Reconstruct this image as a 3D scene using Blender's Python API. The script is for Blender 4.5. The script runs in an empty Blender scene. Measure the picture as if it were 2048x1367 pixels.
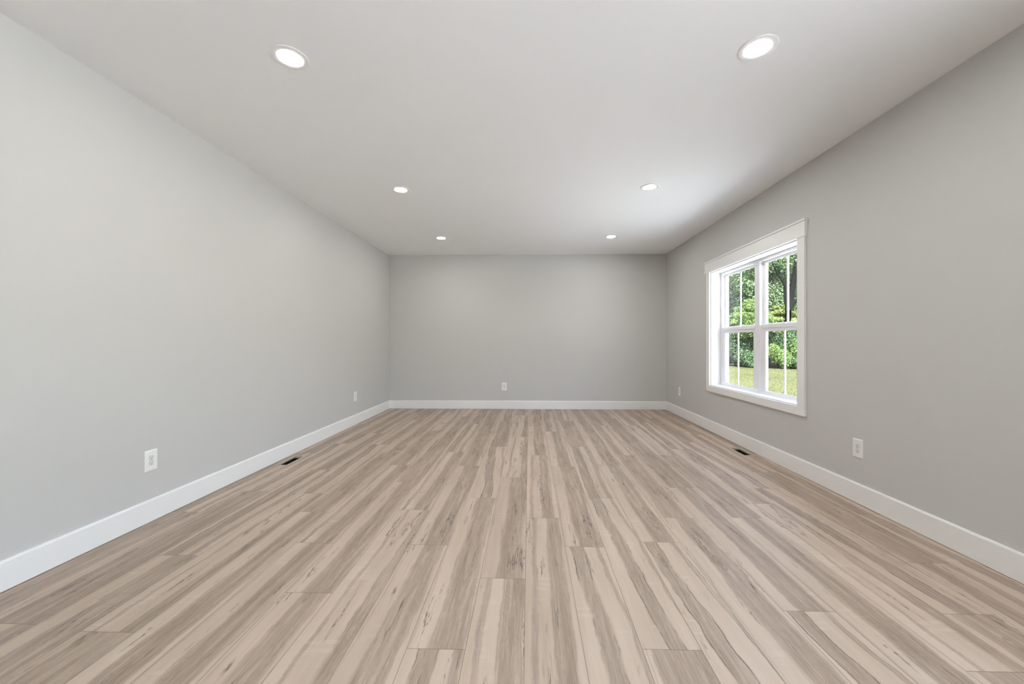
import bpy, bmesh, math, random
import numpy as np
from mathutils import Vector, Matrix

C = bpy.context.scene.collection
SC = bpy.context.scene

# ------------------------------------------------------------------ room numbers (metres)
XL, XR = -2.224, 2.157        # side walls (inner faces)
YB, YR = 6.1315, -3.3         # back wall in view, wall behind the camera
H = 2.44                      # ceiling
EYE = 1.0488
GROUND = -0.35                # lawn level outside
FPX = 775.0                   # focal length in pixels of a 2048 wide frame

# ------------------------------------------------------------------ camera
cam_d = bpy.data.cameras.new('camera')
cam = bpy.data.objects.new('camera', cam_d)
C.objects.link(cam)
cam.location = (0, 0, EYE)
cam.rotation_euler = (math.pi / 2, 0, math.radians(1.53))
cam_d.sensor_width = 36.0
cam_d.lens = FPX / 2048 * 36.0
cam_d.shift_x = -12.8 / 2048
cam_d.shift_y = 1.5 / 2048
cam_d.clip_start = 0.02
cam_d.clip_end = 300
SC.camera = cam

# ------------------------------------------------------------------ colour management
SC.view_settings.view_transform = 'Standard'
SC.view_settings.look = 'None'
SC.view_settings.exposure = 0.39
SC.view_settings.gamma = 1.0
SC.view_settings.use_curve_mapping = False
SC.cycles.use_denoising = True
SC.cycles.max_bounces = 14
SC.cycles.diffuse_bounces = 8
SC.cycles.glossy_bounces = 4
SC.cycles.transparent_max_bounces = 12
SC.cycles.sample_clamp_indirect = 6.0
SC.cycles.caustics_reflective = False
SC.cycles.caustics_refractive = False

# ------------------------------------------------------------------ sky and sun
SKY_STRENGTH = 1.5
SUN_STRENGTH = 56.0
LAMP_STRENGTH = 212.0
world = bpy.data.worlds.new('sky')
SC.world = world
world.use_nodes = True
wn = world.node_tree
for n in list(wn.nodes):
    wn.nodes.remove(n)
sky = wn.nodes.new('ShaderNodeTexSky')
sky.sky_type = 'NISHITA'
sky.sun_disc = False
sky.sun_elevation = math.radians(52)
sky.sun_rotation = math.radians(215)
sky.air_density = 1.0
sky.dust_density = 2.5
sky.ozone_density = 1.0
bg = wn.nodes.new('ShaderNodeBackground')
bg.inputs['Strength'].default_value = SKY_STRENGTH
wo = wn.nodes.new('ShaderNodeOutputWorld')
hz = wn.nodes.new('ShaderNodeHueSaturation')       # thin haze: a paler sky
hz.inputs['Saturation'].default_value = 0.75
wn.links.new(sky.outputs[0], hz.inputs['Color'])
wn.links.new(hz.outputs[0], bg.inputs['Color'])
wn.links.new(bg.outputs[0], wo.inputs['Surface'])

sun_d = bpy.data.lights.new('sun', 'SUN')
sun_d.energy = SUN_STRENGTH
sun_d.angle = math.radians(1.5)
sun_d.color = (1.0, 0.995, 0.975)
sun = bpy.data.objects.new('sun', sun_d)
C.objects.link(sun)
sun.location = (-3, -10, 16)
sun.rotation_euler = Vector((0.12, 0.55, -0.83)).to_track_quat('-Z', 'Y').to_euler()


# ------------------------------------------------------------------ node helpers
class NT:
    def __init__(self, name):
        self.m = bpy.data.materials.new(name)
        self.m.use_nodes = True
        self.t = self.m.node_tree
        for n in list(self.t.nodes):
            self.t.nodes.remove(n)
        self.out = self.t.nodes.new('ShaderNodeOutputMaterial')

    def link(self, a, b):
        self.t.links.new(a, b)

    def setin(self, sock, v):
        if v is None:
            return
        if hasattr(v, 'is_output'):
            self.link(v, sock)
        else:
            sock.default_value = v

    def math(self, op, a, b=None, c=None, clamp=False):
        n = self.t.nodes.new('ShaderNodeMath')
        n.operation = op
        n.use_clamp = clamp
        self.setin(n.inputs[0], a)
        self.setin(n.inputs[1], b)
        self.setin(n.inputs[2], c)
        return n.outputs[0]

    def comb(self, x, y, z):
        n = self.t.nodes.new('ShaderNodeCombineXYZ')
        for i, v in enumerate((x, y, z)):
            self.setin(n.inputs[i], v)
        return n.outputs[0]

    def noise(self, vec, scale=1.0, detail=2.0, rough=0.5, dist=0.0):
        n = self.t.nodes.new('ShaderNodeTexNoise')
        self.setin(n.inputs['Vector'], vec)
        n.inputs['Scale'].default_value = scale
        n.inputs['Detail'].default_value = detail
        n.inputs['Roughness'].default_value = rough
        n.inputs['Distortion'].default_value = dist
        return n.outputs['Fac']

    def smooth(self, v, a, b, lo=0.0, hi=1.0):
        n = self.t.nodes.new('ShaderNodeMapRange')
        n.interpolation_type = 'SMOOTHSTEP'
        self.setin(n.inputs['Value'], v)
        self.setin(n.inputs['From Min'], a)
        self.setin(n.inputs['From Max'], b)
        n.inputs['To Min'].default_value = lo
        n.inputs['To Max'].default_value = hi
        return n.outputs['Result']

    def mix(self, f, a, b, mode='MIX'):
        n = self.t.nodes.new('ShaderNodeMix')
        n.data_type = 'RGBA'
        n.blend_type = mode
        self.setin(n.inputs[0], f)
        for s, v in ((n.inputs[6], a), (n.inputs[7], b)):
            if isinstance(v, tuple):
                s.default_value = v if len(v) == 4 else (*v, 1)
            else:
                self.link(v, s)
        return n.outputs[2]

    def attr(self, name):
        n = self.t.nodes.new('ShaderNodeAttribute')
        n.attribute_name = name
        return n

    def obco(self):
        n = self.t.nodes.new('ShaderNodeTexCoord')
        return n.outputs['Object']

    def bsdf(self, color, rough=0.5, spec=0.4, bump=None, bump_strength=0.1, bump_dist=0.001, metal=0.0):
        b = self.t.nodes.new('ShaderNodeBsdfPrincipled')
        if isinstance(color, tuple):
            b.inputs['Base Color'].default_value = (*color, 1) if len(color) == 3 else color
        else:
            self.link(color, b.inputs['Base Color'])
        self.setin(b.inputs['Roughness'], rough)
        b.inputs['Specular IOR Level'].default_value = spec
        b.inputs['Metallic'].default_value = metal
        if bump is not None:
            bn = self.t.nodes.new('ShaderNodeBump')
            bn.inputs['Strength'].default_value = bump_strength
            bn.inputs['Distance'].default_value = bump_dist
            self.link(bump, bn.inputs['Height'])
            self.link(bn.outputs[0], b.inputs['Normal'])
        self.link(b.outputs[0], self.out.inputs['Surface'])
        return b


def paint(name, col, rough=0.6, spec=0.3, var=0.012, bump=0.06, scale=260):
    t = NT(name)
    co = t.obco()
    big = t.noise(co, 1.3, 3)
    fine = t.noise(co, scale, 2)
    lo = tuple(c * (1 - var) for c in col)
    hi = tuple(min(1, c * (1 + var)) for c in col)
    c = t.mix(big, lo, hi)
    t.bsdf(c, rough, spec, bump=fine, bump_strength=bump, bump_dist=0.0006)
    return t.m


M = {}
M['wall'] = paint('wall_paint', (0.570, 0.566, 0.556), 0.62, 0.25)
M['ceiling'] = paint('ceiling_paint', (0.885, 0.898, 0.908), 0.8, 0.15)
M['trim'] = paint('white_trim_paint', (0.84, 0.84, 0.835), 0.38, 0.4, 0.006, 0.02, 120)
M['vinyl'] = paint('white_vinyl', (0.85, 0.85, 0.87), 0.32, 0.45, 0.004, 0.01, 90)
M['plate'] = paint('outlet_plastic', (0.86, 0.86, 0.85), 0.3, 0.45, 0.004, 0.0, 90)
M['receptacle'] = paint('receptacle_plastic', (0.80, 0.80, 0.79), 0.35, 0.45, 0.004, 0.0, 90)
M['slot'] = paint('dark_slot', (0.03, 0.028, 0.026), 0.7, 0.2, 0.0, 0.0)
M['screw'] = paint('screw_metal', (0.6, 0.6, 0.58), 0.35, 0.5, 0.0, 0.0)
M['gap'] = paint('dark_gap', (0.06, 0.05, 0.045), 0.9, 0.1, 0.0, 0.0)
M['siding'] = paint('exterior_siding', (0.7, 0.7, 0.68), 0.7, 0.2)
M['roofing'] = paint('roofing', (0.12, 0.12, 0.125), 0.9, 0.2)
M['duct'] = paint('dark_duct', (0.012, 0.010, 0.010), 0.7, 0.2, 0.0, 0.0)
M['louver'] = paint('black_louver', (0.02, 0.016, 0.015), 0.5, 0.35, 0.0, 0.0)
M['lock'] = paint('grey_latch', (0.25, 0.25, 0.27), 0.4, 0.4, 0.0, 0.0)


def emission(name, col, strength):
    t = NT(name)
    e = t.t.nodes.new('ShaderNodeEmission')
    e.inputs['Color'].default_value = (*col, 1)
    e.inputs['Strength'].default_value = strength
    t.link(e.outputs[0], t.out.inputs['Surface'])
    return t.m


M['glow'] = emission('lit_diffuser', (1.0, 0.965, 0.91), LAMP_STRENGTH)


def glass_mat():
    t = NT('window_glass')
    tr = t.t.nodes.new('ShaderNodeBsdfTransparent')
    tr.inputs['Color'].default_value = (0.93, 0.96, 0.94, 1)
    gl = t.t.nodes.new('ShaderNodeBsdfGlossy')
    gl.inputs['Roughness'].default_value = 0.0
    geo = t.t.nodes.new('ShaderNodeNewGeometry')
    dt = t.t.nodes.new('ShaderNodeVectorMath')
    dt.operation = 'DOT_PRODUCT'
    t.link(geo.outputs['Normal'], dt.inputs[0])
    t.link(geo.outputs['Incoming'], dt.inputs[1])
    cs = t.math('SUBTRACT', 1.0, t.math('ABSOLUTE', dt.outputs['Value']), clamp=True)
    fr = t.math('MULTIPLY_ADD', t.math('POWER', cs, 5.0), 0.85, 0.06)
    mx = t.t.nodes.new('ShaderNodeMixShader')
    t.link(fr, mx.inputs[0])
    t.link(tr.outputs[0], mx.inputs[1])
    t.link(gl.outputs[0], mx.inputs[2])
    t.link(mx.outputs[0], t.out.inputs['Surface'])
    return t.m


M['glass'] = glass_mat()

PW, PL = 0.2018, 1.294        # plank width and length


def plank_mat():
    t = NT('plank_floor')
    uvn = t.t.nodes.new('ShaderNodeUVMap')
    uvn.uv_map = 'plank'
    sep = t.t.nodes.new('ShaderNodeSeparateXYZ')
    t.link(uvn.outputs[0], sep.inputs[0])
    u, v = sep.outputs[0], sep.outputs[1]          # metres along / across one plank
    A = {k: t.attr(k).outputs['Fac'] for k in
         ('seed', 'cen', 'wid', 'slope', 'amp', 'outl', 'cen2', 'wid2', 'crack', 'tone')}
    sd = t.math('MULTIPLY', A['seed'], 7.31)
    vn = t.math('DIVIDE', v, PW)
    un = t.math('DIVIDE', u, PL)

    def co(su, sv, k):
        return t.comb(t.math('MULTIPLY_ADD', u, su, t.math('MULTIPLY', sd, k)),
                      t.math('MULTIPLY', v, sv), t.math('ADD', sd, k))

    wav = t.math('SUBTRACT', t.noise(co(2.3, 2.0, 1.0), 1, 2, 0.5), 0.5)
    wav2 = t.math('SUBTRACT', t.noise(co(11, 18, 2.3), 1, 3, 0.6), 0.5)
    shift = t.math('ADD', t.math('MULTIPLY', wav, t.math('MULTIPLY', A['amp'], 2.0)),
                   t.math('MULTIPLY', wav2, 0.10))
    shift = t.math('ADD', shift, t.math('MULTIPLY', A['slope'], t.math('SUBTRACT', un, 0.5)))
    vs = t.math('SUBTRACT', vn, shift)
    d1 = t.math('ABSOLUTE', t.math('SUBTRACT', vs, A['cen']))
    d2 = t.math('ABSOLUTE', t.math('SUBTRACT', vs, A['cen2']))
    e1 = t.math('SUBTRACT', d1, A['wid'])
    e2 = t.math('SUBTRACT', d2, A['wid2'])
    m1 = t.math('MULTIPLY', t.smooth(e1, 0.065, -0.06), t.math('MULTIPLY_ADD', t.noise(co(1.7, 7, 2.9), 1, 2), 0.7, 0.55), clamp=True)
    m2 = t.math('MULTIPLY', t.smooth(e2, 0.05, -0.05), 0.75)
    heart = t.math('MAXIMUM', m1, m2)
    # grain
    med = t.noise(co(2.2, 42, 3.1), 1, 3, 0.6)
    fine = t.noise(co(6.5, 210, 4.7), 1, 3, 0.65)
    cath = t.noise(t.comb(t.math('MULTIPLY_ADD', u, 3.0, sd), t.math('MULTIPLY', v, 22), sd), 1, 2, 0.5, 1.2)
    rings = t.math('SINE', t.math('MULTIPLY', cath, 70))
    hshade = t.math('MULTIPLY_ADD', t.math('SUBTRACT', med, 0.5), 1.0, 0.62)
    hshade = t.math('MULTIPLY_ADD', t.math('SUBTRACT', fine, 0.5), 1.1, hshade)
    hshade = t.math('MULTIPLY_ADD', rings, 0.06, hshade)
    hfac = t.math('MULTIPLY', heart, hshade, clamp=True)
    sapvar = t.math('MULTIPLY_ADD', t.math('SUBTRACT', t.noise(co(1.4, 15, 5.9), 1, 3, 0.55), 0.36), 2.2, 0.0, clamp=True)
    sapvar = t.math('MULTIPLY_ADD', t.math('SUBTRACT', fine, 0.5), 0.5, sapvar, clamp=True)
    base = t.mix(sapvar, (0.535, 0.428, 0.345), (0.405, 0.312, 0.242))
    col = t.mix(hfac, base, (0.203, 0.142, 0.103))
    # soft cross shimmer in the pale wood
    shim = t.noise(co(46, 5, 8.3), 1, 1)
    shimm = t.smooth(t.noise(co(4, 7, 9.1), 1, 1), 0.52, 0.66)
    sh = t.math('MULTIPLY', t.math('MULTIPLY', t.smooth(shim, 0.5, 0.7), shimm), t.math('SUBTRACT', 1.0, heart))
    col = t.mix(t.math('MULTIPLY', sh, 0.30), col, (0.62, 0.53, 0.44))
    # dark outline of the heartwood
    brk = t.smooth(t.noise(co(4.2, 3, 6.6), 1, 3, 0.6), 0.36, 0.58)
    ol = t.math('MAXIMUM', t.smooth(t.math('ABSOLUTE', e1), 0.022, 0.002),
                t.math('MULTIPLY', t.smooth(t.math('ABSOLUTE', e2), 0.018, 0.002), 0.6))
    ol = t.math('MULTIPLY', t.math('MULTIPLY', ol, brk), A['outl'])
    # splits: thin ragged dark strokes along the grain
    rn = t.math('ABSOLUTE', t.math('SUBTRACT', t.noise(co(4.2, 66, 11.2), 1, 3, 0.6, 0.3), 0.5))
    zone = t.smooth(t.noise(co(2.4, 17, 12.9), 1, 2), 0.57, 0.65)
    ck = t.math('MULTIPLY', t.math('MULTIPLY', t.smooth(rn, 0.028, 0.008), zone), A['crack'])
    # flecks inside the dark wood
    fl = t.math('MULTIPLY', t.smooth(t.noise(co(14, 190, 13.7), 1, 2, 0.6), 0.63, 0.74), t.math('MULTIPLY', heart, 0.75))
    # knots
    vo = t.t.nodes.new('ShaderNodeTexVoronoi')
    t.link(co(2.6, 9.5, 15.1), vo.inputs['Vector'])
    vo.inputs['Scale'].default_value = 1.0
    kd = t.math('ADD', vo.outputs['Distance'], t.math('MULTIPLY', wav2, 0.10))
    sepc = t.t.nodes.new('ShaderNodeSeparateColor')
    t.link(vo.outputs['Color'], sepc.inputs[0])
    keep = t.math('GREATER_THAN', sepc.outputs[0], 0.5)
    kn = t.math('MULTIPLY', t.math('MULTIPLY', t.smooth(kd, 0.14, 0.03), keep), t.math('MULTIPLY_ADD', heart, 0.7, 0.15))
    kring = t.math('MULTIPLY', t.math('MULTIPLY', t.smooth(t.math('ABSOLUTE', t.math('SUBTRACT', kd, 0.15)), 0.03, 0.004), keep), t.math('MULTIPLY', heart, 0.4))
    dark = t.math('MAXIMUM', t.math('MAXIMUM', t.math('MULTIPLY', ol, 0.85), t.math('MULTIPLY', ck, 0.95)),
                  t.math('MAXIMUM', t.math('MULTIPLY', fl, 0.6), t.math('MAXIMUM', t.math('MULTIPLY', kn, 0.6), kring)))
    col = t.mix(t.math('MINIMUM', dark, 0.9), col, (0.075, 0.050, 0.038))
    hs = t.t.nodes.new('ShaderNodeHueSaturation')
    hs.inputs['Saturation'].default_value = 1.0
    t.link(A['tone'], hs.inputs['Value'])
    t.link(col, hs.inputs['Color'])
    col = hs.outputs[0]
    # bevelled joints between planks
    ev = t.math('MINIMUM', v, t.math('SUBTRACT', PW, v))
    eu = t.math('MINIMUM', u, t.math('SUBTRACT', PL, u))
    ee = t.math('MINIMUM', ev, eu)
    seam = t.smooth(ee, 0.0016, 0.0008)
    col = t.mix(t.math('MULTIPLY', seam, 0.72), col, (0.10, 0.072, 0.055))
    hgt = t.math('SUBTRACT', t.math('MULTIPLY', fine, 0.25), t.math('MULTIPLY', t.smooth(ee, 0.0025, 0.0), 1.0))
    rough = t.math('MULTIPLY_ADD', med, 0.12, 0.40)
    t.bsdf(col, rough, 0.58, bump=hgt, bump_strength=0.16, bump_dist=0.0012)
    return t.m


M['plank'] = plank_mat()


def bark_mat(name, a, b):
    t = NT(name)
    co = t.obco()
    mp = t.t.nodes.new('ShaderNodeMapping')
    mp.inputs['Scale'].default_value = (9, 9, 1.6)
    t.link(co, mp.inputs[0])
    n = t.noise(mp.outputs[0], 2.2, 5, 0.65)
    c = t.mix(n, a, b)
    t.bsdf(c, 1.0, 0.02, bump=n, bump_strength=0.7, bump_dist=0.03)
    return t.m


M['bark_dark'] = bark_mat('dark_bark', (0.0015, 0.0016, 0.0018), (0.0050, 0.0052, 0.0056))
M['bark_grey'] = bark_mat('grey_bark', (0.004, 0.0036, 0.0032), (0.016, 0.0145, 0.0125))


def leaf_mat(name, lo, mid, hi):
    t = NT(name)
    a = t.attr('tint').outputs['Fac']
    lo, mid, hi = (tuple(k * 0.33 for k in q) for q in (lo, mid, hi))
    c = t.mix(t.smooth(a, 0.0, 0.55), lo, mid)
    c = t.mix(t.smooth(a, 0.55, 1.0), c, hi)
    b = t.t.nodes.new('ShaderNodeBsdfPrincipled')
    t.link(c, b.inputs['Base Color'])
    b.inputs['Roughness'].default_value = 0.45
    b.inputs['Specular IOR Level'].default_value = 0.15
    tl = t.t.nodes.new('ShaderNodeBsdfTranslucent')
    t.link(c, tl.inputs['Color'])
    mx = t.t.nodes.new('ShaderNodeMixShader')
    mx.inputs[0].default_value = 0.42
    t.link(b.outputs[0], mx.inputs[1])
    t.link(tl.outputs[0], mx.inputs[2])
    t.link(mx.outputs[0], t.out.inputs['Surface'])
    return t.m


M['leaf_deep'] = leaf_mat('deep_green_leaves', (0.055, 0.105, 0.06), (0.14, 0.245, 0.115), (0.32, 0.46, 0.22))
M['leaf_grey'] = leaf_mat('grey_green_leaves', (0.12, 0.21, 0.11), (0.28, 0.42, 0.21), (0.52, 0.66, 0.36))
M['leaf_light'] = leaf_mat('yellow_green_leaves', (0.11, 0.18, 0.04), (0.33, 0.43, 0.12), (0.75, 0.80, 0.36))
M['leaf_mid'] = leaf_mat('fresh_green_leaves', (0.08, 0.16, 0.045), (0.22, 0.36, 0.10), (0.46, 0.60, 0.22))


def lawn_mat():
    t = NT('lawn_soil')
    co = t.obco()
    a = t.noise(co, 0.5, 3)
    b = t.noise(co, 14, 4, 0.7)
    c = t.mix(a, (0.023, 0.026, 0.0085), (0.030, 0.030, 0.0115))
    c = t.mix(t.smooth(b, 0.35, 0.75), c, (0.038, 0.038, 0.017))
    t.bsdf(c, 0.9, 0.1, bump=b, bump_strength=0.6, bump_dist=0.05)
    return t.m


def blade_mat():
    t = NT('grass_blades')
    a = t.attr('tint').outputs['Fac']
    c = t.mix(a, (0.021, 0.0255, 0.0072), (0.036, 0.038, 0.0152))
    t.bsdf(c, 0.6, 0.2)
    return t.m


M['lawn'] = lawn_mat()
M['blade'] = blade_mat()
M['bounce_finish'] = paint('pale_bounce_finish', (0.78, 0.785, 0.785), 0.85, 0.2, 0.06, 0.3, 40)  # finish of the added slab, kept pale to reflect sun indoors


# ------------------------------------------------------------------ mesh helpers
def obj(name, bm, mat, parent=None, smooth=False, loc=None):
    me = bpy.data.meshes.new(name)
    bm.normal_update()
    bm.to_mesh(me)
    bm.free()
    me.materials.append(M[mat] if isinstance(mat, str) else mat)
    if smooth:
        for p in me.polygons:
            p.use_smooth = True
    o = bpy.data.objects.new(name, me)
    C.objects.link(o)
    if parent is not None:
        o.parent = parent
    if loc is not None:
        o.location = loc
    return o


def tag(o, label, cat, group=None, kind=None):
    o['label'] = label
    o['category'] = cat
    if group:
        o['group'] = group
    if kind:
        o['kind'] = kind
    return o


def thing(name, label, cat, loc=(0, 0, 0), rotz=0.0, group=None):
    o = bpy.data.objects.new(name, None)
    C.objects.link(o)
    o.empty_display_size = 0.1
    o.location = loc
    o.rotation_euler = (0, 0, rotz)
    return tag(o, label, cat, group)


def box(bm, x0, x1, y0, y1, z0, z1, bevel=0.0, seg=2):
    x0, x1 = min(x0, x1), max(x0, x1)
    y0, y1 = min(y0, y1), max(y0, y1)
    z0, z1 = min(z0, z1), max(z0, z1)
    r = bmesh.ops.create_cube(bm, size=1.0)
    vs = r['verts']
    for v in vs:
        v.co = Vector((x0 if v.co.x < 0 else x1, y0 if v.co.y < 0 else y1, z0 if v.co.z < 0 else z1))
    if bevel > 0:
        es = list({e for v in vs for e in v.link_edges})
        bmesh.ops.bevel(bm, geom=es, offset=bevel, segments=seg, affect='EDGES', profile=0.6)


def lathe(bm, prof, n=48, axis='Z'):
    """prof: list of (radius, height); revolve about Z."""
    rings = []
    for r, h in prof:
        if r < 1e-6:
            rings.append([bm.verts.new((0, 0, h))])
        else:
            rings.append([bm.verts.new((r * math.cos(2 * math.pi * i / n), r * math.sin(2 * math.pi * i / n), h)) for i in range(n)])
    for a, b in zip(rings, rings[1:]):
        for i in range(n):
            j = (i + 1) % n
            if len(a) == 1 and len(b) == 1:
                continue
            if len(a) == 1:
                bm.faces.new((a[0], b[i], b[j]))
            elif len(b) == 1:
                bm.faces.new((a[i], a[j], b[0]))
            else:
                bm.faces.new((a[i], a[j], b[j], b[i]))
    bmesh.ops.recalc_face_normals(bm, faces=bm.faces)


def tube(bm, pts, radii, n=10, cap=True):
    pts = [Vector(p) for p in pts]
    rings = []
    up = Vector((0.3, 0.1, 1)).normalized()
    for i, p in enumerate(pts):
        d = (pts[min(i + 1, len(pts) - 1)] - pts[max(i - 1, 0)]).normalized()
        x = d.cross(Vector((0, 1, 0.2)))
        x.normalize()
        y = d.cross(x).normalized()
        rings.append([bm.verts.new(p + (x * math.cos(2 * math.pi * k / n) + y * math.sin(2 * math.pi * k / n)) * radii[i]) for k in range(n)])
    for a, b in zip(rings, rings[1:]):
        for k in range(n):
            bm.faces.new((a[k], a[(k + 1) % n], b[(k + 1) % n], b[k]))
    if cap:
        bm.faces.new(rings[0])
        bm.faces.new(list(reversed(rings[-1])))


def structure(name, bm, mat, parent=None):
    o = obj(name, bm, mat, parent)
    if parent is None:
        o['kind'] = 'structure'
    return o


# ------------------------------------------------------------------ shell: walls, ceiling, roof
WT = 0.20                      # wall thickness
# window opening (room side) in the right wall, and the added one behind the camera
OY0, OY1, OZ0, OZ1 = 3.157, 4.648, 0.552, 1.871

bm = bmesh.new()
box(bm, XL - WT, XL, YR - WT, YB + WT, GROUND, H + 0.05)
structure('wall_left', bm, 'wall')

bm = bmesh.new()
box(bm, XL, XR, YB, YB + WT, GROUND, H + 0.05)
structure('wall_back', bm, 'wall')

bm = bmesh.new()               # right wall in blocks round the window and the added door opening
PY0, PY1, PZ1 = -3.0, 0.85, 2.22       # added door opening behind the camera, sized for daylight
for a, b in ((YR - WT, PY0), (PY1, OY0), (OY1, YB + WT)):
    box(bm, XR, XR + WT, a, b, GROUND, H + 0.05)
box(bm, XR, XR + WT, OY0, OY1, GROUND, OZ0)
box(bm, XR, XR + WT, OY0, OY1, OZ1, H + 0.05)
box(bm, XR, XR + WT, PY0, PY1, GROUND, -0.02)
box(bm, XR, XR + WT, PY0, PY1, PZ1, H + 0.05)
structure('wall_right', bm, 'wall')

bm = bmesh.new()
box(bm, XL, XR, YR - WT, YR, GROUND, H + 0.05)
structure('wall_rear', bm, 'wall')

bm = bmesh.new()
box(bm, XL, XR, YR, YB, H, H + 0.16)
structure('ceiling', bm, 'ceiling')

bm = bmesh.new()
a = 0.35
x0, x1, y0, y1 = XL - WT - a, XR + WT + a, YR - WT - a, YB + WT + a
xm = (x0 + x1) / 2
vs = [bm.verts.new(p) for p in ((x0, y0, H + 0.16), (xm, y0, H + 1.35), (x1, y0, H + 0.16),
                                (x0, y1, H + 0.16), (xm, y1, H + 1.35), (x1, y1, H + 0.16))]
for f in ((0, 1, 2), (3, 5, 4), (0, 3, 4, 1), (1, 4, 5, 2), (0, 2, 5, 3)):
    bm.faces.new([vs[i] for i in f])
bmesh.ops.recalc_face_normals(bm, faces=bm.faces)
structure('roof', bm, 'roofing')


# baseboards: flat board with an eased top edge
BH, BT = 0.131, 0.014


def baseboard(name, p0, p1, inward):
    """board along p0-p1 (xy); inward = unit vector into the room"""
    bm = bmesh.new()
    prof = [(0, 0.003), (BT, 0.003), (BT, BH - 0.009), (BT - 0.002, BH - 0.004), (BT - 0.007, BH), (0, BH)]
    rows = []
    for p in (p0, p1):
        rows.append([bm.verts.new((p[0] + inward[0] * d, p[1] + inward[1] * d, z)) for d, z in prof])
    n = len(prof)
    for i in range(n):
        j = (i + 1) % n
        bm.faces.new((rows[0][i], rows[0][j], rows[1][j], rows[1][i]))
    bm.faces.new(rows[0])
    bm.faces.new(rows[1][::-1])
    bmesh.ops.recalc_face_normals(bm, faces=bm.faces)
    structure(name, bm, 'trim')


baseboard('baseboard_left', (XL, YR), (XL, YB), (1, 0))
baseboard('baseboard_back', (XL + BT, YB), (XR - BT, YB), (0, -1))
baseboard('baseboard_right', (XR, PY1 + 0.1), (XR, YB), (-1, 0))
baseboard('baseboard_rear', (XL + BT, YR), (XR, YR), (0, 1))

# ------------------------------------------------------------------ floor: one surface, plank by plank
VENTS = [(-2.176, -2.056, 3.247, 3.527), (1.988, 2.108, 3.642, 3.922)]   # outer edge of the registers
VIN = 0.006                                                                # cut-out is a little smaller

# joints (one y per plank row) and the printed wood figure of each plank
S0 = -0.0152
JOINT = {-11: 2.348, -10: 1.396, -9: 1.867, -8: 1.366, -7: 2.370, -6: 2.003, -5: 1.603, -4: 2.415, -3: 1.999,
         -2: 1.320, -1: 1.723, 0: 2.325, 1: 2.001, 2: 1.338, 3: 2.058, 4: 2.347, 5: 1.544, 6: 2.358, 7: 2.570,
         8: 1.543, 9: 1.899, 10: 2.426}
#        cen  wid  slope  amp outl cen2 wid2 crack
PRINT = {
    'A': (0.66, 0.27, 0.05, 0.10, 0.25, 0.05, 0.00, 1.0),
    'B': (0.76, 0.19, 0.06, 0.09, 0.35, 0.20, 0.05, 0.9),
    'C': (0.42, 0.15, -0.32, 0.15, 1.00, 0.97, 0.04, 0.5),
    'D': (0.56, 0.42, 0.05, 0.10, 0.25, 0.05, 0.00, 0.8),
    'E': (0.90, 0.12, 0.10, 0.12, 0.55, 0.30, 0.03, 1.0),
    'F': (0.33, 0.17, 0.10, 0.11, 0.80, 0.85, 0.08, 0.6),
}
FIG = {(0, -1): 'B1', (0, 0): 'B1', (-1, -1): 'B2', (-1, 0): 'A1', (-2, 0): 'A1', (-2, -1): 'F1', (-3, -1): 'A2',
       (-3, 0): 'A3', (1, -1): 'C1', (1, 0): 'A3', (2, 0): 'C1', (2, -1): 'D1', (3, -1): 'C2', (3, 0): 'A2',
       (4, -1): 'A4', (4, 0): 'D2', (5, -1): 'C3', (5, 0): 'A2', (6, -1): 'A4', (6, 0): 'D1', (7, -1): 'E1',
       (7, 0): 'A3', (8, -1): 'D2', (8, 0): 'C2', (9, -1): 'F1', (9, 0): 'D1', (10, 0): 'F2', (-4, 0): 'B2',
       (-4, -1): 'E1', (-5, -1): 'A2', (-5, 0): 'A1', (-6, -1): 'A4', (-6, 0): 'B2', (-7, -1): 'A4', (-7, 0): 'D2',
       (-8, -1): 'D1', (-8, 0): 'E2', (-9, -1): 'A3', (-9, 0): 'F1', (-10, 0): 'D1', (-11, 0): 'F2', (-11, -1): 'D2',
       (-1, -2): 'D2'}


def subtract(rects, hole):
    hx0, hx1, hy0, hy1 = hole
    out = []
    for x0, x1, y0, y1 in rects:
        if hx1 <= x0 or hx0 >= x1 or hy1 <= y0 or hy0 >= y1:
            out.append((x0, x1, y0, y1))
            continue
        cx0, cx1, cy0, cy1 = max(x0, hx0), min(x1, hx1), max(y0, hy0), min(y1, hy1)
        if x0 < cx0:
            out.append((x0, cx0, y0, y1))
        if cx1 < x1:
            out.append((cx1, x1, y0, y1))
        if y0 < cy0:
            out.append((cx0, cx1, y0, cy0))
        if cy1 < y1:
            out.append((cx0, cx1, cy1, y1))
    return out


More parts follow.
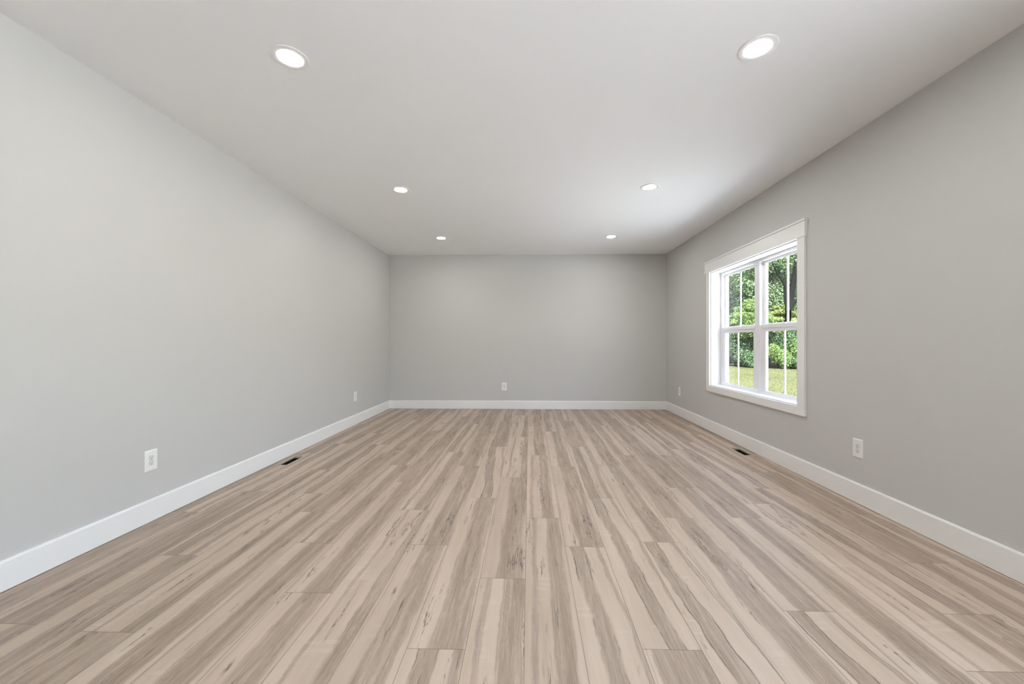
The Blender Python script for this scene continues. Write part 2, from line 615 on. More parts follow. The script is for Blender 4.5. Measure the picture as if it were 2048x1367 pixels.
def build_floor():
    rnd = random.Random(11)
    gap = 0.0055
    fx0, fx1, fy0, fy1 = XL + gap + 0.006, XR - gap - 0.006, YR + 0.01, YB - BT + 0.004
    verts, faces, uv, par = [], [], [], []
    keys = ['A', 'A', 'A', 'B', 'C', 'D', 'D', 'E', 'F']
    for k in range(-11, 11):
        a, b = S0 + PW * k, S0 + PW * (k + 1)
        for n in range(-8, 6):
            y0 = JOINT[k] + n * PL
            y1 = y0 + PL
            r0 = (max(a, fx0), min(b, fx1), max(y0, fy0), min(y1, fy1))
            if r0[0] >= r0[1] or r0[2] >= r0[3]:
                continue
            key = FIG.get((k, n))
            if key is None:
                key = rnd.choice(keys) + str(rnd.randint(1, 4))
            p = PRINT[key[0]]
            seed = (ord(key[0]) - 64) * 5 + int(key[1]) * 1.7
            rr = random.Random(int(seed * 100))
            sl = p[2] * (1 if key[0] != 'C' or int(key[1]) % 2 else 0.6)
            # each plank is printed from the same few figures, with a slight shift of its own
            vals = (seed + rnd.choice((0, 0, 0.13)), p[0] + rr.uniform(-.05, .05), p[1] * rr.uniform(.88, 1.12), sl, p[3], p[4],
                    p[5], p[6], p[7], rnd.uniform(0.965, 1.03))
            rects = [r0]
            for vx0, vx1, vy0, vy1 in VENTS:
                rects = subtract(rects, (vx0 + VIN, vx1 - VIN, vy0 + VIN, vy1 - VIN))
            for x0, x1, yy0, yy1 in rects:
                i = len(verts)
                verts += [(x0, yy0, 0), (x1, yy0, 0), (x1, yy1, 0), (x0, yy1, 0)]
                faces.append((i, i + 1, i + 2, i + 3))
                uv += [(yy0 - y0, x0 - a), (yy0 - y0, x1 - a), (yy1 - y0, x1 - a), (yy1 - y0, x0 - a)]
                par.append(vals)
    me = bpy.data.meshes.new('floor')
    me.from_pydata(verts, [], faces)
    ul = me.uv_layers.new(name='plank')
    ul.data.foreach_set('uv', np.array(uv, dtype=np.float32).ravel())
    for ci, nm in enumerate(('seed', 'cen', 'wid', 'slope', 'amp', 'outl', 'cen2', 'wid2', 'crack', 'tone')):
        at = me.attributes.new(nm, 'FLOAT', 'FACE')
        at.data.foreach_set('value', np.array([p[ci] for p in par], dtype=np.float32))
    me.materials.append(M['plank'])
    me.update()
    o = bpy.data.objects.new('floor', me)
    C.objects.link(o)
    o['kind'] = 'structure'
    # slab under the planks, with wells for the two registers
    bm = bmesh.new()
    rects = [(XL, XR, YR, YB)]
    for vx0, vx1, vy0, vy1 in VENTS:
        rects = subtract(rects, (vx0 + VIN, vx1 - VIN, vy0 + VIN, vy1 - VIN))
    for x0, x1, yy0, yy1 in rects:
        box(bm, x0, x1, yy0, yy1, -0.22, -0.004)
    s = obj('subfloor', bm, 'gap')
    s['kind'] = 'structure'


build_floor()


# ------------------------------------------------------------------ windows (structure)
def window(name, dy, with_parts=True):
    """twin double-hung window, drawn at its place in the right wall and moved by dy along it"""
    X = XR
    root = bpy.data.objects.new(name, None)
    C.objects.link(root)
    root['kind'] = 'structure'
    root.location = (0, dy, 0)
    root['label'] = 'white twin double-hung window with flat craftsman casing in right wall'

    # jamb extension lining the opening
    bm = bmesh.new()
    J = 0.113
    t = 0.018
    box(bm, X + 0.001, X + J, OY1 - 0.0005, OY1 + t, OZ0 - t, OZ1 + t)
    box(bm, X + 0.001, X + J, OY0 - t, OY0 + 0.0005, OZ0 - t, OZ1 + t)
    box(bm, X + 0.001, X + J, OY0, OY1, OZ1 - 0.0005, OZ1 + t)
    box(bm, X + 0.001, X + J, OY0, OY1, OZ0 - t, OZ0 + 0.0005)
    obj('jamb', bm, 'trim', root)
    # casing
    bm = bmesh.new()
    box(bm, X - 0.019, X, 3.068, 3.150, 0.545, 1.878, 0.0015)
    obj('side_casing', bm, 'trim', root)
    bm = bmesh.new()
    box(bm, X - 0.019, X, 4.655, 4.733, 0.545, 1.878, 0.0015)
    obj('side_casing', bm, 'trim', root)
    bm = bmesh.new()
    box(bm, X - 0.019, X, 3.068, 4.733, 0.474, 0.545, 0.0015)
    obj('bottom_casing', bm, 'trim', root)
    bm = bmesh.new()
    box(bm, X - 0.024, X, 3.056, 4.764, 1.878, 1.997, 0.0015)
    obj('head_casing', bm, 'trim', root)
    bm = bmesh.new()
    box(bm, X - 0.032, X, 3.046, 4.778, 1.997, 2.013, 0.002)
    obj('head_cap', bm, 'trim', root)

    # vinyl frame with a mullion between the two units
    F0, F1 = X + J, X + 0.195
    mid = 3.905
    bm = bmesh.new()
    fs = 0.030
    box(bm, F0, F1, OY1 - fs, OY1, OZ0, OZ1, 0.002)
    box(bm, F0, F1, OY0, OY0 + fs, OZ0, OZ1, 0.002)
    box(bm, F0, F1, OY0 + fs, OY1 - fs, OZ1 - 0.026, OZ1, 0.002)
    box(bm, F0 , F1, OY0 + fs, OY1 - fs, OZ0, OZ0 + 0.014, 0.002)
    obj('frame', bm, 'vinyl', root)
    bm = bmesh.new()
    box(bm, F0 - 0.002, F1, mid + 0.002, mid + 0.034, OZ0 + 0.014, OZ1 - 0.026, 0.002)
    box(bm, F0 - 0.002, F1, mid - 0.034, mid - 0.002, OZ0 + 0.014, OZ1 - 0.026, 0.002)
    box(bm, F0 + 0.004, F1, mid - 0.003, mid + 0.003, OZ0 + 0.014, OZ1 - 0.026)
    obj('mullion', bm, 'vinyl', root)

    for s in (0.0, -0.769):                       # far unit, near unit
        lo_y, hi_y = (mid + 0.034, OY1 - fs) if s == 0 else (OY0 + fs, mid - 0.034)
        for kind in ('upper', 'lower'):
            if kind == 'upper':
                p0, p1, gx = X + 0.145, X + 0.172, X + 0.157
                g0, g1, h0, h1 = 4.014 + s, 4.606 + s, 1.231, 1.829
                zb, zt = 1.176, OZ1 - 0.024
                my = 4.293 + s
            else:
                p0, p1, gx = X + 0.117, X + 0.144, X + 0.130
                g0, g1, h0, h1 = 3.985 + s, 4.556 + s, 0.582, 1.163
                zb, zt = OZ0 + 0.012, 1.222
                my = 4.293 + s
            g0 = max(g0, lo_y + 0.03)
            g1 = min(g1, hi_y - 0.012)
            bm = bmesh.new()
            box(bm, p0, p1, g1, hi_y + 0.003, zb, zt, 0.0018)
            box(bm, p0, p1, lo_y - 0.003, g0, zb, zt, 0.0018)
            box(bm, p0, p1, g0 - 0.002, g1 + 0.002, h1, zt, 0.0018)
            box(bm, p0, p1, g0 - 0.002, g1 + 0.002, zb, h0, 0.0018)
            if kind == 'lower':                   # lift lip along the meeting rail
                box(bm, p0 - 0.009, p0 + 0.002, g0 - 0.03, g1 + 0.03, 1.190, 1.222, 0.002)
            sash = obj('sash', bm, 'vinyl', root)
            # glazing bead
            bm = bmesh.new()
            w = 0.006
            for (ya, yb, za, zb2) in ((g0, g0 + w, h0, h1), (g1 - w, g1, h0, h1), (g0 + w, g1 - w, h0, h0 + w), (g0 + w, g1 - w, h1 - w, h1)):
                box(bm, gx - 0.008, gx - 0.003, ya, yb, za, zb2)
            obj('glazing_bead', bm, 'vinyl', sash)
            bm = bmesh.new()
            vs = [bm.verts.new(q) for q in ((gx, g0 - 0.004, h0 - 0.004), (gx, g1 + 0.004, h0 - 0.004), (gx, g1 + 0.004, h1 + 0.004), (gx, g0 - 0.004, h1 + 0.004))]
            bm.faces.new(vs)
            obj('glass_pane', bm, 'glass', sash)
            bm = bmesh.new()
            box(bm, gx - 0.006, gx + 0.006, my - 0.008, my + 0.008, h0, h1, 0.002)
            obj('muntin', bm, 'vinyl', sash)
        # balance stop at the head of each far track
        bm = bmesh.new()
        box(bm, X + 0.122, X + 0.140, hi_y - 0.010, hi_y, OZ1 - 0.052, OZ1 - 0.044)
        obj('track_stop', bm, 'lock', root)
        bm = bmesh.new()
        yc = (lo_y + hi_y) / 2
        box(bm, X + 0.120, X + 0.142, yc - 0.022, yc + 0.022, 1.2215, 1.231, 0.003)
        obj('sash_lock', bm, 'vinyl', root)
    return root


window('window_1', 0.0)


def added_daylight_door():
    """four-panel glass door in the right wall, added out of view to let daylight in"""
    root = bpy.data.objects.new('added_door_1', None)  # unseen door, added so daylight reaches the left wall and ceiling
    C.objects.link(root)
    root['kind'] = 'structure'
    x0, x1 = XR + 0.03, XR + 0.14
    bm = bmesh.new()
    for a, b in ((PY0, PY0 + 0.05), (PY1 - 0.05, PY1)):
        box(bm, x0, x1, a, b, -0.02, PZ1, 0.003)
    box(bm, x0, x1, PY0 + 0.05, PY1 - 0.05, PZ1 - 0.05, PZ1, 0.003)
    box(bm, x0, x1, PY0 + 0.05, PY1 - 0.05, -0.02, 0.03, 0.003)
    obj('frame', bm, 'vinyl', root)
    bm = bmesh.new()
    for a, b, c, d in ((PY0 - 0.09, PY0, 0.001, PZ1 + 0.1), (PY1, PY1 + 0.09, 0.001, PZ1 + 0.1), (PY0, PY1, PZ1, PZ1 + 0.1)):
        box(bm, XR - 0.019, XR, a, b, c, d, 0.002)
    obj('casing', bm, 'trim', root)
    ys = np.linspace(PY0 + 0.05, PY1 - 0.05, 5)
    for i in range(4):
        a, b = ys[i], ys[i + 1]
        xs = (x0 + 0.02, x0 + 0.055) if i % 2 else (x0 + 0.06, x0 + 0.095)
        bm = bmesh.new()
        box(bm, *xs, a, a + 0.06, 0.03, PZ1 - 0.05, 0.003)
        box(bm, *xs, b - 0.06, b, 0.03, PZ1 - 0.05, 0.003)
        box(bm, *xs, a + 0.06, b - 0.06, 0.03, 0.13, 0.003)
        box(bm, *xs, a + 0.06, b - 0.06, PZ1 - 0.13, PZ1 - 0.05, 0.003)
        p = obj('added_door_panel', bm, 'vinyl', root)
        xm = (xs[0] + xs[1]) / 2
        bm = bmesh.new()
        bm.faces.new([bm.verts.new(q) for q in ((xm, a + 0.055, 0.125), (xm, b - 0.055, 0.125), (xm, b - 0.055, PZ1 - 0.125), (xm, a + 0.055, PZ1 - 0.125))])
        obj('glass_pane', bm, 'glass', p)


added_daylight_door()


# ------------------------------------------------------------------ recessed ceiling lights
def downlight(x, y, label):
    t = thing('ceiling_downlight', label, 'ceiling light', (x, y, H), 0, 'recessed ceiling lights in two rows')
    bm = bmesh.new()
    lathe(bm, [(0.0840, 0.0), (0.0835, -0.0020), (0.0815, -0.0036), (0.078, -0.0042), (0.060, -0.0036), (0.0545, -0.0024), (0.0508, -0.0010)], 64)
    obj('trim_ring', bm, 'trim', t, smooth=True)
    bm = bmesh.new()
    lathe(bm, [(0.0, -0.0013), (0.04, -0.0013), (0.0512, -0.0013)], 48)
    for f in bm.faces:
        if f.normal.z > 0:
            f.normal_flip()
    obj('diffuser', bm, 'glow', t)
    return t


LX, LXR = -1.165, 1.082
downlight(LX, 1.862, 'lit round recessed ceiling light nearest on the left side, largest at upper left')
downlight(LXR, 1.860, 'lit round recessed ceiling light nearest on the window side, largest at upper right')
downlight(LX, 3.498, 'lit round recessed ceiling light, middle of the left row')
downlight(LXR, 3.497, 'lit round recessed ceiling light, middle of the row on the window side')
downlight(LX, 5.125, 'small lit recessed ceiling light closest to back wall on the left')
downlight(LXR, 5.120, 'small lit recessed ceiling light closest to back wall on the window side')


# ------------------------------------------------------------------ wall outlets
def outlet(loc, rotz, label):
    """built facing -Y, plate back on y = 0"""
    t = thing('wall_outlet', label, 'outlet', loc, rotz, 'duplex wall outlets')
    w, h = 0.0385, 0.0605
    bm = bmesh.new()
    # cover plate: bevelled edge, slightly domed front
    lay = [(w, h, 0.0), (w, h, -0.0022), (w - 0.0028, h - 0.0028, -0.0048), (w - 0.006, h - 0.006, -0.0054)]
    rings = []
    for a, b, y in lay:
        rings.append([bm.verts.new((sx * a, y, sz * b)) for sx, sz in ((-1, -1), (1, -1), (1, 1), (-1, 1))])
    for r, q in zip(rings, rings[1:]):
        for i in range(4):
            bm.faces.new((r[i], r[(i + 1) % 4], q[(i + 1) % 4], q[i]))
    bm.faces.new(rings[-1])
    bm.faces.new(rings[0][::-1])
    bmesh.ops.recalc_face_normals(bm, faces=bm.faces)
    obj('cover_plate', bm, 'plate', t)
    for zc in (0.0155, -0.0155):
        bm = bmesh.new()
        # receptacle face: a circle cut flat at top and bottom, standing just proud
        n = 40
        ring0, ring1 = [], []
        for i in range(n):
            an = 2 * math.pi * i / n
            x, z = 0.0146 * math.cos(an), max(-0.0125, min(0.0125, 0.0146 * math.sin(an)))
            ring0.append(bm.verts.new((x, -0.0050, zc + z)))
            ring1.append(bm.verts.new((x * 0.95, -0.0070, zc + z * 0.95)))
        for i in range(n):
            bm.faces.new((ring0[i], ring0[(i + 1) % n], ring1[(i + 1) % n], ring1[i]))
        bm.faces.new(ring1)
        bmesh.ops.recalc_face_normals(bm, faces=bm.faces)
        r = obj('receptacle', bm, 'receptacle', t)
        bm = bmesh.new()
        # dark moulding groove round the receptacle
        for i in range(n):
            a0, a1 = 2 * math.pi * i / n, 2 * math.pi * (i + 1) / n
            q = []
            for rad, an in ((0.0146, a0), (0.0158, a0), (0.0158, a1), (0.0146, a1)):
                zz = max(-0.0125 * rad / 0.0146, min(0.0125 * rad / 0.0146, rad * math.sin(an)))
                q.append(bm.verts.new((rad * math.cos(an), -0.00552, zc + zz)))
            bm.faces.new(q)
        bmesh.ops.recalc_face_normals(bm, faces=bm.faces)
        obj('groove', bm, 'lock', r)
        for sx, hh in ((-0.0056, 0.0040), (0.0056, 0.0034)):
            bm = bmesh.new()
            box(bm, sx - 0.0012, sx + 0.0012, -0.0072, -0.0060, zc + 0.0030 - hh, zc + 0.0030 + hh)
            obj('slot', bm, 'slot', r)
        bm = bmesh.new()
        lathe(bm, [(0.0, 0.0006), (0.0026, 0.0006), (0.0026, -0.0006), (0.0, -0.0006)], 16)
        bmesh.ops.rotate(bm, verts=bm.verts, cent=(0, 0, 0), matrix=Matrix.Rotation(math.pi / 2, 3, 'X'))
        bmesh.ops.translate(bm, verts=bm.verts, vec=(0, -0.0067, zc - 0.0066))
        obj('ground_hole', bm, 'slot', r)
    bm = bmesh.new()
    lathe(bm, [(0.0, 0.0011), (0.0019, 0.0008), (0.0022, 0.0)], 20)
    bmesh.ops.rotate(bm, verts=bm.verts, cent=(0, 0, 0), matrix=Matrix.Rotation(math.pi / 2, 3, 'X'))
    bmesh.ops.translate(bm, verts=bm.verts, vec=(0, -0.0054, 0))
    obj('screw', bm, 'screw', t)
    return t


OZ = 0.358
outlet((XL, 2.221, OZ), math.pi / 2, 'white duplex outlet low on left wall, the large near one above baseboard')
outlet((XL, 4.910, OZ + 0.004), math.pi / 2, 'small white outlet far along the left wall near the back corner')
outlet((-0.388, YB, OZ - 0.002), 0, 'white duplex outlet on the back wall left of centre')
outlet((XR, 2.597, OZ), -math.pi / 2, 'white duplex outlet low on right wall in front of the window')
outlet((XR, 5.600, OZ - 0.004), -math.pi / 2, 'small white outlet on right wall between window and back corner')


# ------------------------------------------------------------------ floor registers
def register(v, side, label):
    x0, x1, y0, y1 = v
    t = thing('floor_register', label, 'floor vent', ((x0 + x1) / 2, (y0 + y1) / 2, 0.0), 0, 'floor registers beside the side walls')
    cx, cy = (x0 + x1) / 2, (y0 + y1) / 2
    hx, hy = (x1 - x0) / 2, (y1 - y0) / 2
    ax, ay = hx - 0.0185, hy - 0.019
    bm = bmesh.new()
    top = 0.0034
    # frame ring with eased outer edge
    lay = [(hx, hy, 0.0), (hx, hy, 0.0022), (hx - 0.003, hy - 0.003, top), (ax, ay, top), (ax, ay, -0.012)]
    rings = []
    for a, b, z in lay:
        rings.append([bm.verts.new((sx * a, sy * b, z)) for sx, sy in ((-1, -1), (1, -1), (1, 1), (-1, 1))])
    for r, q in zip(rings, rings[1:]):
        for i in range(4):
            bm.faces.new((r[i], r[(i + 1) % 4], q[(i + 1) % 4], q[i]))
    bmesh.ops.recalc_face_normals(bm, faces=bm.faces)
    obj('frame', bm, REG, t)
    bm = bmesh.new()
    d = -0.17
    q = [[bm.verts.new((sx * ax, sy * ay, z)) for sx, sy in ((-1, -1), (1, -1), (1, 1), (-1, 1))] for z in (-0.0118, d)]
    for i in range(4):
        bm.faces.new((q[0][i], q[0][(i + 1) % 4], q[1][(i + 1) % 4], q[1][i]))
    bm.faces.new(q[1])
    obj('duct_box', bm, 'duct', t)
    for i in range(12):
        yc = -ay + (i + 0.5) * 2 * ay / 12
        bm = bmesh.new()
        box(bm, -ax, ax, yc - 0.0011, yc + 0.0011, -0.052, -0.036)
        bmesh.ops.rotate(bm, verts=bm.verts, cent=(0, yc, -0.044), matrix=Matrix.Rotation(0.5, 3, 'X'))
        obj('louver', bm, 'louver', t)
    return t


tt = NT('register_wood')
cc = tt.obco()
mp_ = tt.t.nodes.new('ShaderNodeMapping')
mp_.inputs['Scale'].default_value = (90, 5, 20)
tt.link(cc, mp_.inputs[0])
nn = tt.noise(mp_.outputs[0], 1.0, 3, 0.6)
tt.bsdf(tt.mix(nn, (0.40, 0.32, 0.25), (0.56, 0.47, 0.39)), 0.45, 0.35, bump=nn, bump_strength=0.1)
REG = tt.m
register(VENTS[0], -1, 'wood-framed floor register with black opening beside the left baseboard')
register(VENTS[1], 1, 'wood-framed floor register with black opening beside the right baseboard, under the window')


# ------------------------------------------------------------------ outdoors
def quads_mesh(name, co, tint, mat, parent=None):
    """co: (n,4,3) quads, tint: (n,) value per quad"""
    n = len(co)
    me = bpy.data.meshes.new(name)
    me.vertices.add(n * 4)
    me.vertices.foreach_set('co', co.reshape(-1).astype(np.float32))
    me.loops.add(n * 4)
    me.loops.foreach_set('vertex_index', np.arange(n * 4, dtype=np.int32))
    me.polygons.add(n)
    me.polygons.foreach_set('loop_start', np.arange(0, n * 4, 4, dtype=np.int32))
    me.polygons.foreach_set('loop_total', np.full(n, 4, dtype=np.int32))
    me.update(calc_edges=True)
    at = me.attributes.new('tint', 'FLOAT', 'FACE')
    at.data.foreach_set('value', tint.astype(np.float32))
    me.materials.append(M[mat])
    o = bpy.data.objects.new(name, me)
    C.objects.link(o)
    if parent is not None:
        o.parent = parent
    return o


def leaf_cloud(rng, blobs, count, size, flat=0.0, droop=0.0):
    """leaves scattered through ellipsoid clumps [(cx,cy,cz, rx,ry,rz)], thicker toward each clump's skin"""
    B = np.array(blobs, dtype=float)
    vol = (B[:, 3] * B[:, 4] * B[:, 5]) ** 0.75
    idx = rng.choice(len(B), size=count, p=vol / vol.sum())
    d = rng.normal(size=(count, 3))
    d /= np.linalg.norm(d, axis=1)[:, None]
    r = rng.uniform(0.30, 1.0, count) ** 0.55
    r *= 1 + 0.12 * np.sin(d[:, 0] * 7 + idx) * np.cos(d[:, 2] * 6 + idx * 2)
    c = B[idx, :3] + d * r[:, None] * B[idx, 3:]
    n = rng.normal(size=(count, 3))
    n[:, 2] = n[:, 2] * (1 - flat) + flat * 2.2
    n += 0.5 * d
    n /= np.linalg.norm(n, axis=1)[:, None]
    a = rng.normal(size=(count, 3))
    a[:, 2] -= droop
    a -= n * np.sum(a * n, axis=1)[:, None]
    a /= np.linalg.norm(a, axis=1)[:, None]
    b = np.cross(n, a)
    s = size * rng.uniform(0.6, 1.35, count)[:, None]
    co = np.stack([c - a * s * 0.5, c + b * s * 0.27 + n * s * 0.06, c + a * s * 0.5, c - b * s * 0.27 + n * s * 0.06], axis=1)
    tint = np.clip(rng.normal(0.5, 0.24, count), 0, 1)
    return co, tint


def limb_path(rng, p0, p1, bend, n=6):
    p0, p1 = np.array(p0, float), np.array(p1, float)
    out = []
    off = rng.normal(size=3) * bend
    for i in range(n + 1):
        f = i / n
        out.append(tuple(p0 + (p1 - p0) * f + off * math.sin(math.pi * f) + rng.normal(size=3) * bend * 0.12 * (0 < i < n)))
    return out


def tree(name, label, cat, loc, height, rad, blobs, leaf, count, mat, bark, seed, lean=(0, 0), branches=6, flat=0.0, droop=0.0, group=None, rotz=0.0):
    rng = np.random.default_rng(seed)
    t = thing(name, label, cat, loc, rotz, group)
    bm = bmesh.new()
    top = (lean[0], lean[1], height)
    path = limb_path(rng, (0, 0, -0.05), top, rad * 0.8, 9)
    tube(bm, path, [rad * (1.25 if i == 0 else 1 - 0.085 * i) for i in range(10)], 12)
    obj('trunk', bm, bark, t, smooth=True)
    for i in range(branches):
        b = blobs[i % len(blobs)]
        k = 2 + int(rng.integers(0, 6))
        end = np.array(b[:3]) + rng.normal(size=3) * np.array(b[3:]) * 0.35
        pb = limb_path(rng, path[k], end, 0.18, 6)
        r0 = rad * (0.5 - 0.03 * k)
        bm = bmesh.new()
        tube(bm, pb, [max(0.008, r0 * (1 - j / 7.0)) for j in range(7)], 7)
        obj('branch', bm, bark, t, smooth=True)
    co, tint = leaf_cloud(rng, blobs, count, leaf, flat, droop)
    quads_mesh('foliage', co, tint, mat, t)
    return t


def copy_tree(o, parent=None):
    c = o.copy()
    C.objects.link(c)
    c.parent = parent
    for ch in [x for x in bpy.data.objects if x.parent == o]:
        copy_tree(ch, c)
    return c


def crown(rng, h0, h1, r, n):
    out = []
    for i in range(n):
        f = (i + 0.5) / n
        z = h0 + (h1 - h0) * f
        rr = r * (0.65 + 0.5 * math.sin(math.pi * min(1, f * 1.05)))
        a = i * 2.4 + rng.uniform(0, 0.8)
        k = rr * 0.55
        out.append((k * math.cos(a), k * math.sin(a), z, rr * rng.uniform(.5, .75), rr * rng.uniform(.5, .75), (h1 - h0) / n * rng.uniform(1.0, 1.5)))
    return out


# added unseen pale slab that bounces sunlight indoors through door and window
bm = bmesh.new()
box(bm, XR + WT, 9.5, -7.5, 7.6, GROUND - 0.1, GROUND + 0.09, 0.01)
structure('added_bounce_slab', bm, 'bounce_finish')

# lawn: ground with blades where it shows
def lawn():
    rng = np.random.default_rng(5)
    nx, ny = 70, 60
    X0, X1, Y0, Y1 = -25, 45, -25, 60
    bm = bmesh.new()
    vs = []
    for j in range(ny + 1):
        row = []
        for i in range(nx + 1):
            x, y = X0 + (X1 - X0) * i / nx, Y0 + (Y1 - Y0) * j / ny
            z = GROUND + 0.03 * math.sin(x * 0.9 + 1) * math.cos(y * 0.7) - (0.06 if (-5 < x < 4 and -6.5 < y < 9) else 0)
            row.append(bm.verts.new((x, y, z)))
        vs.append(row)
    for j in range(ny):
        for i in range(nx):
            bm.faces.new((vs[j][i], vs[j][i + 1], vs[j + 1][i + 1], vs[j + 1][i]))
    g = obj('lawn', bm, 'lawn')
    tag(g, 'sunlit pale green lawn running from the house to the tree line', 'lawn', kind='stuff')
    n = 230000
    x = rng.uniform(3.5, 20, n)
    y = rng.uniform(5.0, 23.5, n)
    keep = (x > y * 0.36) & (x < y * 0.86 + 1.5)
    x, y = x[keep], y[keep]
    n = len(x)
    z = GROUND + 0.03 * np.sin(x * 0.9 + 1) * np.cos(y * 0.7) - 0.02
    a = rng.uniform(0, 2 * math.pi, n)
    h = rng.uniform(0.025, 0.05, n)
    w = rng.uniform(0.004, 0.008, n)
    lx, ly = rng.normal(0, 0.035, n), rng.normal(0, 0.035, n)
    dx, dy = np.cos(a) * w, np.sin(a) * w
    co = np.stack([np.stack([x - dx, y - dy, z], 1), np.stack([x + dx, y + dy, z], 1),
                   np.stack([x + lx + dx * .3, y + ly + dy * .3, z + h], 1), np.stack([x + lx - dx * .3, y + ly - dy * .3, z + h], 1)], axis=1)
    o = quads_mesh('grass', co, rng.uniform(0, 1, n), 'blade')
    tag(o, 'short grass blades standing up from the lawn', 'grass', kind='stuff')


lawn()

rg = np.random.default_rng(3)
G = GROUND
# dense wood behind
bgA = tree('woodland_tree', 'tall deep green tree of the wood farthest left behind the far sashes', 'tree', (12.2, 28.0, G), 9.0, 0.24,
           crown(rg, 1.0, 13.0, 3.3, 13), 0.14, 48000, 'leaf_deep', 'bark_grey', 21, branches=7, group='trees of the wood beyond the lawn')
bgB = tree('woodland_tree', 'tall grey green feathery tree behind the left half of the far upper sash', 'tree', (13.7, 25.4, G), 9.5, 0.2,
           crown(rg, 1.6, 13.5, 2.6, 12), 0.125, 52000, 'leaf_grey', 'bark_grey', 22, branches=9, droop=0.8, group='trees of the wood beyond the lawn')
bgC = tree('woodland_tree', 'tall fresh green tree behind the mullion between the two window units', 'tree', (15.5, 27.0, G), 9.0, 0.22,
           crown(rg, 1.0, 13.0, 2.8, 13), 0.13, 52000, 'leaf_mid', 'bark_grey', 23, branches=7, group='trees of the wood beyond the lawn')
extra = [(bgB, (17.4, 26.3), 2.2, 1.0, 'tall pale grey green tree rising behind the forked dark trunk'),
         (bgA, (20.4, 27.0), 1.4, 1.05, 'tall deep green tree at the right, deep in the wood behind the near sashes'),
         (bgA, (15.2, 31.5), 3.0, 1.2, 'tallest deep green tree in the back row of the wood'),
         (bgC, (9.0, 28.5), 0.7, 1.0, 'fresh green tree at left end of the wood hidden by the far jamb'),
         (bgA, (23.5, 26.0), 4.0, 1.0, 'deep green tree at right end of the wood beyond the near casing'),
         (bgC, (11.0, 33.0), 5.0, 1.2, 'fresh green tree in the back row behind the leftmost trunk'),
         (bgC, (19.5, 32.5), 2.7, 1.2, 'fresh green tree in the back row behind the pale feathery crown'),
         (bgB, (23.5, 32.0), 0.3, 1.2, 'grey green tree in the back row at the right end'),
         (bgB, (6.5, 27.0), 1.1, 1.0, 'grey green tree standing left beyond the window view'),
         (bgA, (26.5, 29.0), 2.5, 1.1, 'deep green tree standing right beyond the window view')]
for src, (x, y), rz, s, lab in extra:
    c = copy_tree(src)
    c.location = (x, y, G)
    c.rotation_euler = (0, 0, rz)
    c.scale = (s, s, s)
    c['label'] = lab

# forked tree with dark trunk
def forked_tree():
    rng = np.random.default_rng(8)
    t = thing('forked_tree', 'dark trunk forking and leaning behind the near upper sash', 'tree', (14.35, 21.9, G))
    bm = bmesh.new()
    tube(bm, [(0, 0, -.05), (-.02, 0, 1.0), (0.02, .02, 2.2), (.05, 0, 3.2)], [.21, .17, .155, .15], 12)
    obj('trunk', bm, 'bark_dark', t, smooth=True)
    limbs = [([(.05, 0, 3.1), (.22, 0, 4.1), (.48, .05, 5.4), (.75, .1, 7.2), (.9, .1, 9.0)], [.14, .15, .13, .10, .05]),
             ([(.04, 0, 3.0), (-.06, .05, 3.8), (-.08, .1, 4.6), (-.45, .15, 5.3), (-.95, .2, 6.3)], [.09, .075, .06, .045, .02]),
             ([(.10, 0, 3.3), (.45, -.1, 3.75), (.8, -.2, 4.3), (1.05, -.2, 5.1)], [.085, .07, .055, .03]),
             ([(-.07, .06, 4.1), (-.4, .1, 4.35), (-.8, .1, 4.9), (-1.0, .1, 5.5)], [.03, .022, .015, .008]),
             ([(.0, 0, 2.2), (-.7, -.2, 2.3), (-1.5, -.3, 2.05), (-2.0, -.3, 1.8)], [.06, .05, .035, .015])]
    for pts, rr in limbs:
        bm = bmesh.new()
        tube(bm, pts, rr, 9)
        obj('branch', bm, 'bark_dark', t, smooth=True)
    blobs = [(.8, .8, 6.6, 1.3, 1.2, 1.3), (-1.0, .9, 6.4, 1.2, 1.1, 1.1), (1.5, .5, 5.3, .8, .8, .6), (0.2, 1.6, 7.8, 1.6, 1.4, 1.2), (-1.5, 1.2, 4.8, .7, .7, .5)]
    co, tint = leaf_cloud(rng, blobs, 14000, 0.10)
    quads_mesh('foliage', co, tint, 'leaf_grey', t)


forked_tree()

# layered yellow-green small tree in front
lay = []
for i, (z, r) in enumerate(((1.9, 1.1), (2.35, 1.35), (2.75, 1.3), (3.15, 1.15), (3.6, .85), (4.0, .5))):
    for k in range(4):
        a = k * 1.57 + i * 0.7
        lay.append((r * .6 * math.cos(a), r * .6 * math.sin(a), z + rg.uniform(-.1, .1), r * .55, r * .55, .17))
tree('layered_tree', 'small yellow green tree in flat leafy tiers behind the near upper sash', 'tree', (14.55, 22.8, G), 3.3, 0.08,
     [(x, y, z * .86, p, q, r) for x, y, z, p, q, r in lay], 0.085, 21000, 'leaf_light', 'bark_dark', 31, branches=8, flat=0.75)
lay2 = [(x * .8 + .1, y * .8, z * .9 + .1, a, b, c * 1.3) for x, y, z, a, b, c in lay]
tree('arching_tree', 'arching light green small tree behind the far upper sash', 'tree', (12.55, 22.4, G), 3.6, 0.08,
     lay2, 0.085, 18000, 'leaf_mid', 'bark_grey', 32, branches=7, flat=0.55, droop=0.5)

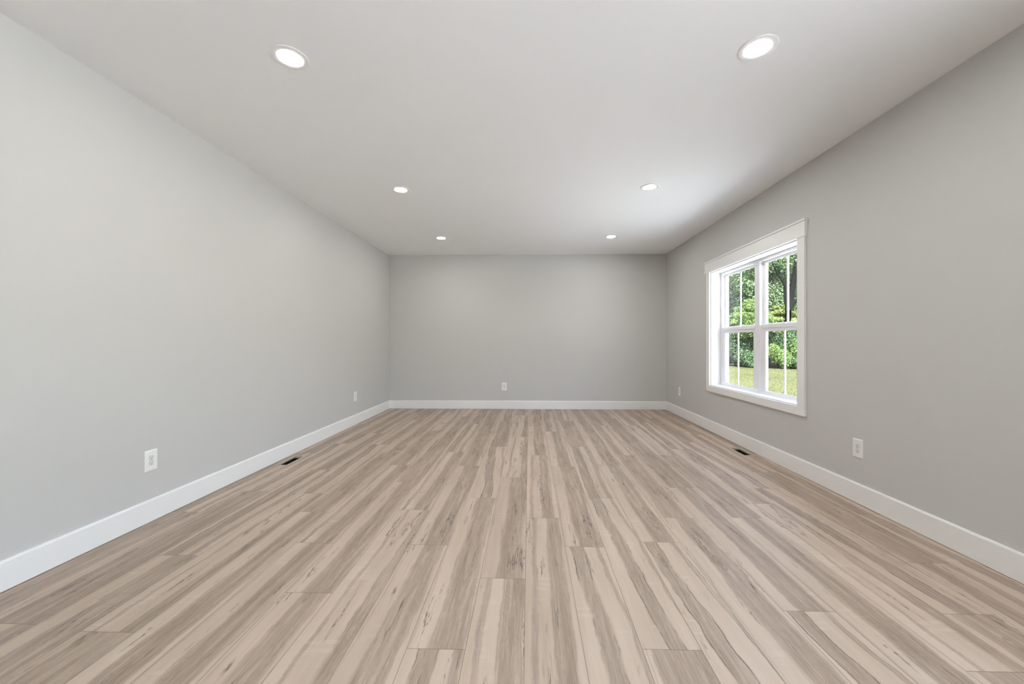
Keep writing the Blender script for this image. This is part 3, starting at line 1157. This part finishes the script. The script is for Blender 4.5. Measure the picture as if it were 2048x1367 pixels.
# undergrowth along the lawn's edge
def shrub(name, label, loc, r, h, mat, seed, leaf=0.072, count=10500):
    rng = np.random.default_rng(seed)
    blobs = [(rng.uniform(-r, r) * .6, rng.uniform(-r, r) * .6, h * rng.uniform(.3, .75), r * .55, r * .55, h * .32) for _ in range(7)]
    t = thing(name, label, 'shrub', loc, 0, 'shrubs along the lawn edge')
    bm = bmesh.new()
    for k in range(5):
        b = blobs[k]
        tube(bm, limb_path(rng, (rng.uniform(-.1, .1), rng.uniform(-.1, .1), -.05), b[:3], .06, 4), [.022, .02, .016, .012, .008], 6)
    obj('stems', bm, 'bark_grey', t, smooth=True)
    co, tint = leaf_cloud(rng, blobs, count, leaf)
    quads_mesh('foliage', co, tint, mat, t)
    return t


shrub('shrub', 'deep green shrub at the foot of the wood behind the far lower sash', (11.6, 23.0, G), 1.3, 3.0, 'leaf_deep', 41)
shrub('shrub', 'deep green shrub at the lawn edge just left of the mullion', (12.75, 22.7, G), 1.1, 2.5, 'leaf_deep', 42)
shrub('shrub', 'fresh green low shrub at the lawn edge right of the mullion', (13.55, 21.4, G), .6, 1.3, 'leaf_mid', 43)
shrub('shrub', 'bright rounded shrub at the lawn edge behind the near lower sash', (14.9, 21.3, G), .9, 1.7, 'leaf_mid', 44, 0.09)
shrub('shrub', 'deep green shrub right of the bright rounded one', (16.7, 22.2, G), 1.3, 2.2, 'leaf_deep', 45)
shrub('shrub', 'deep green shrub in shade behind the forked trunk', (15.6, 23.6, G), 1.4, 2.8, 'leaf_deep', 46)
shrub('shrub', 'dark shrub in shade around the foot of the forked trunk', (14.1, 21.9, G), 1.0, 2.7, 'leaf_deep', 47)
shrub('shrub', 'small deep green shrub low in front of the taller undergrowth left of the mullion', (12.2, 21.9, G), .6, 1.0, 'leaf_deep', 49, 0.08, 4500)
shrub('shrub', 'small deep green shrub low between the two fresh green ones right of the mullion', (14.35, 21.0, G), .5, .9, 'leaf_deep', 50, 0.08, 4000)
shrub('shrub', 'dark shrub at left end of the undergrowth', (10.2, 23.2, G), 1.3, 2.4, 'leaf_deep', 48)
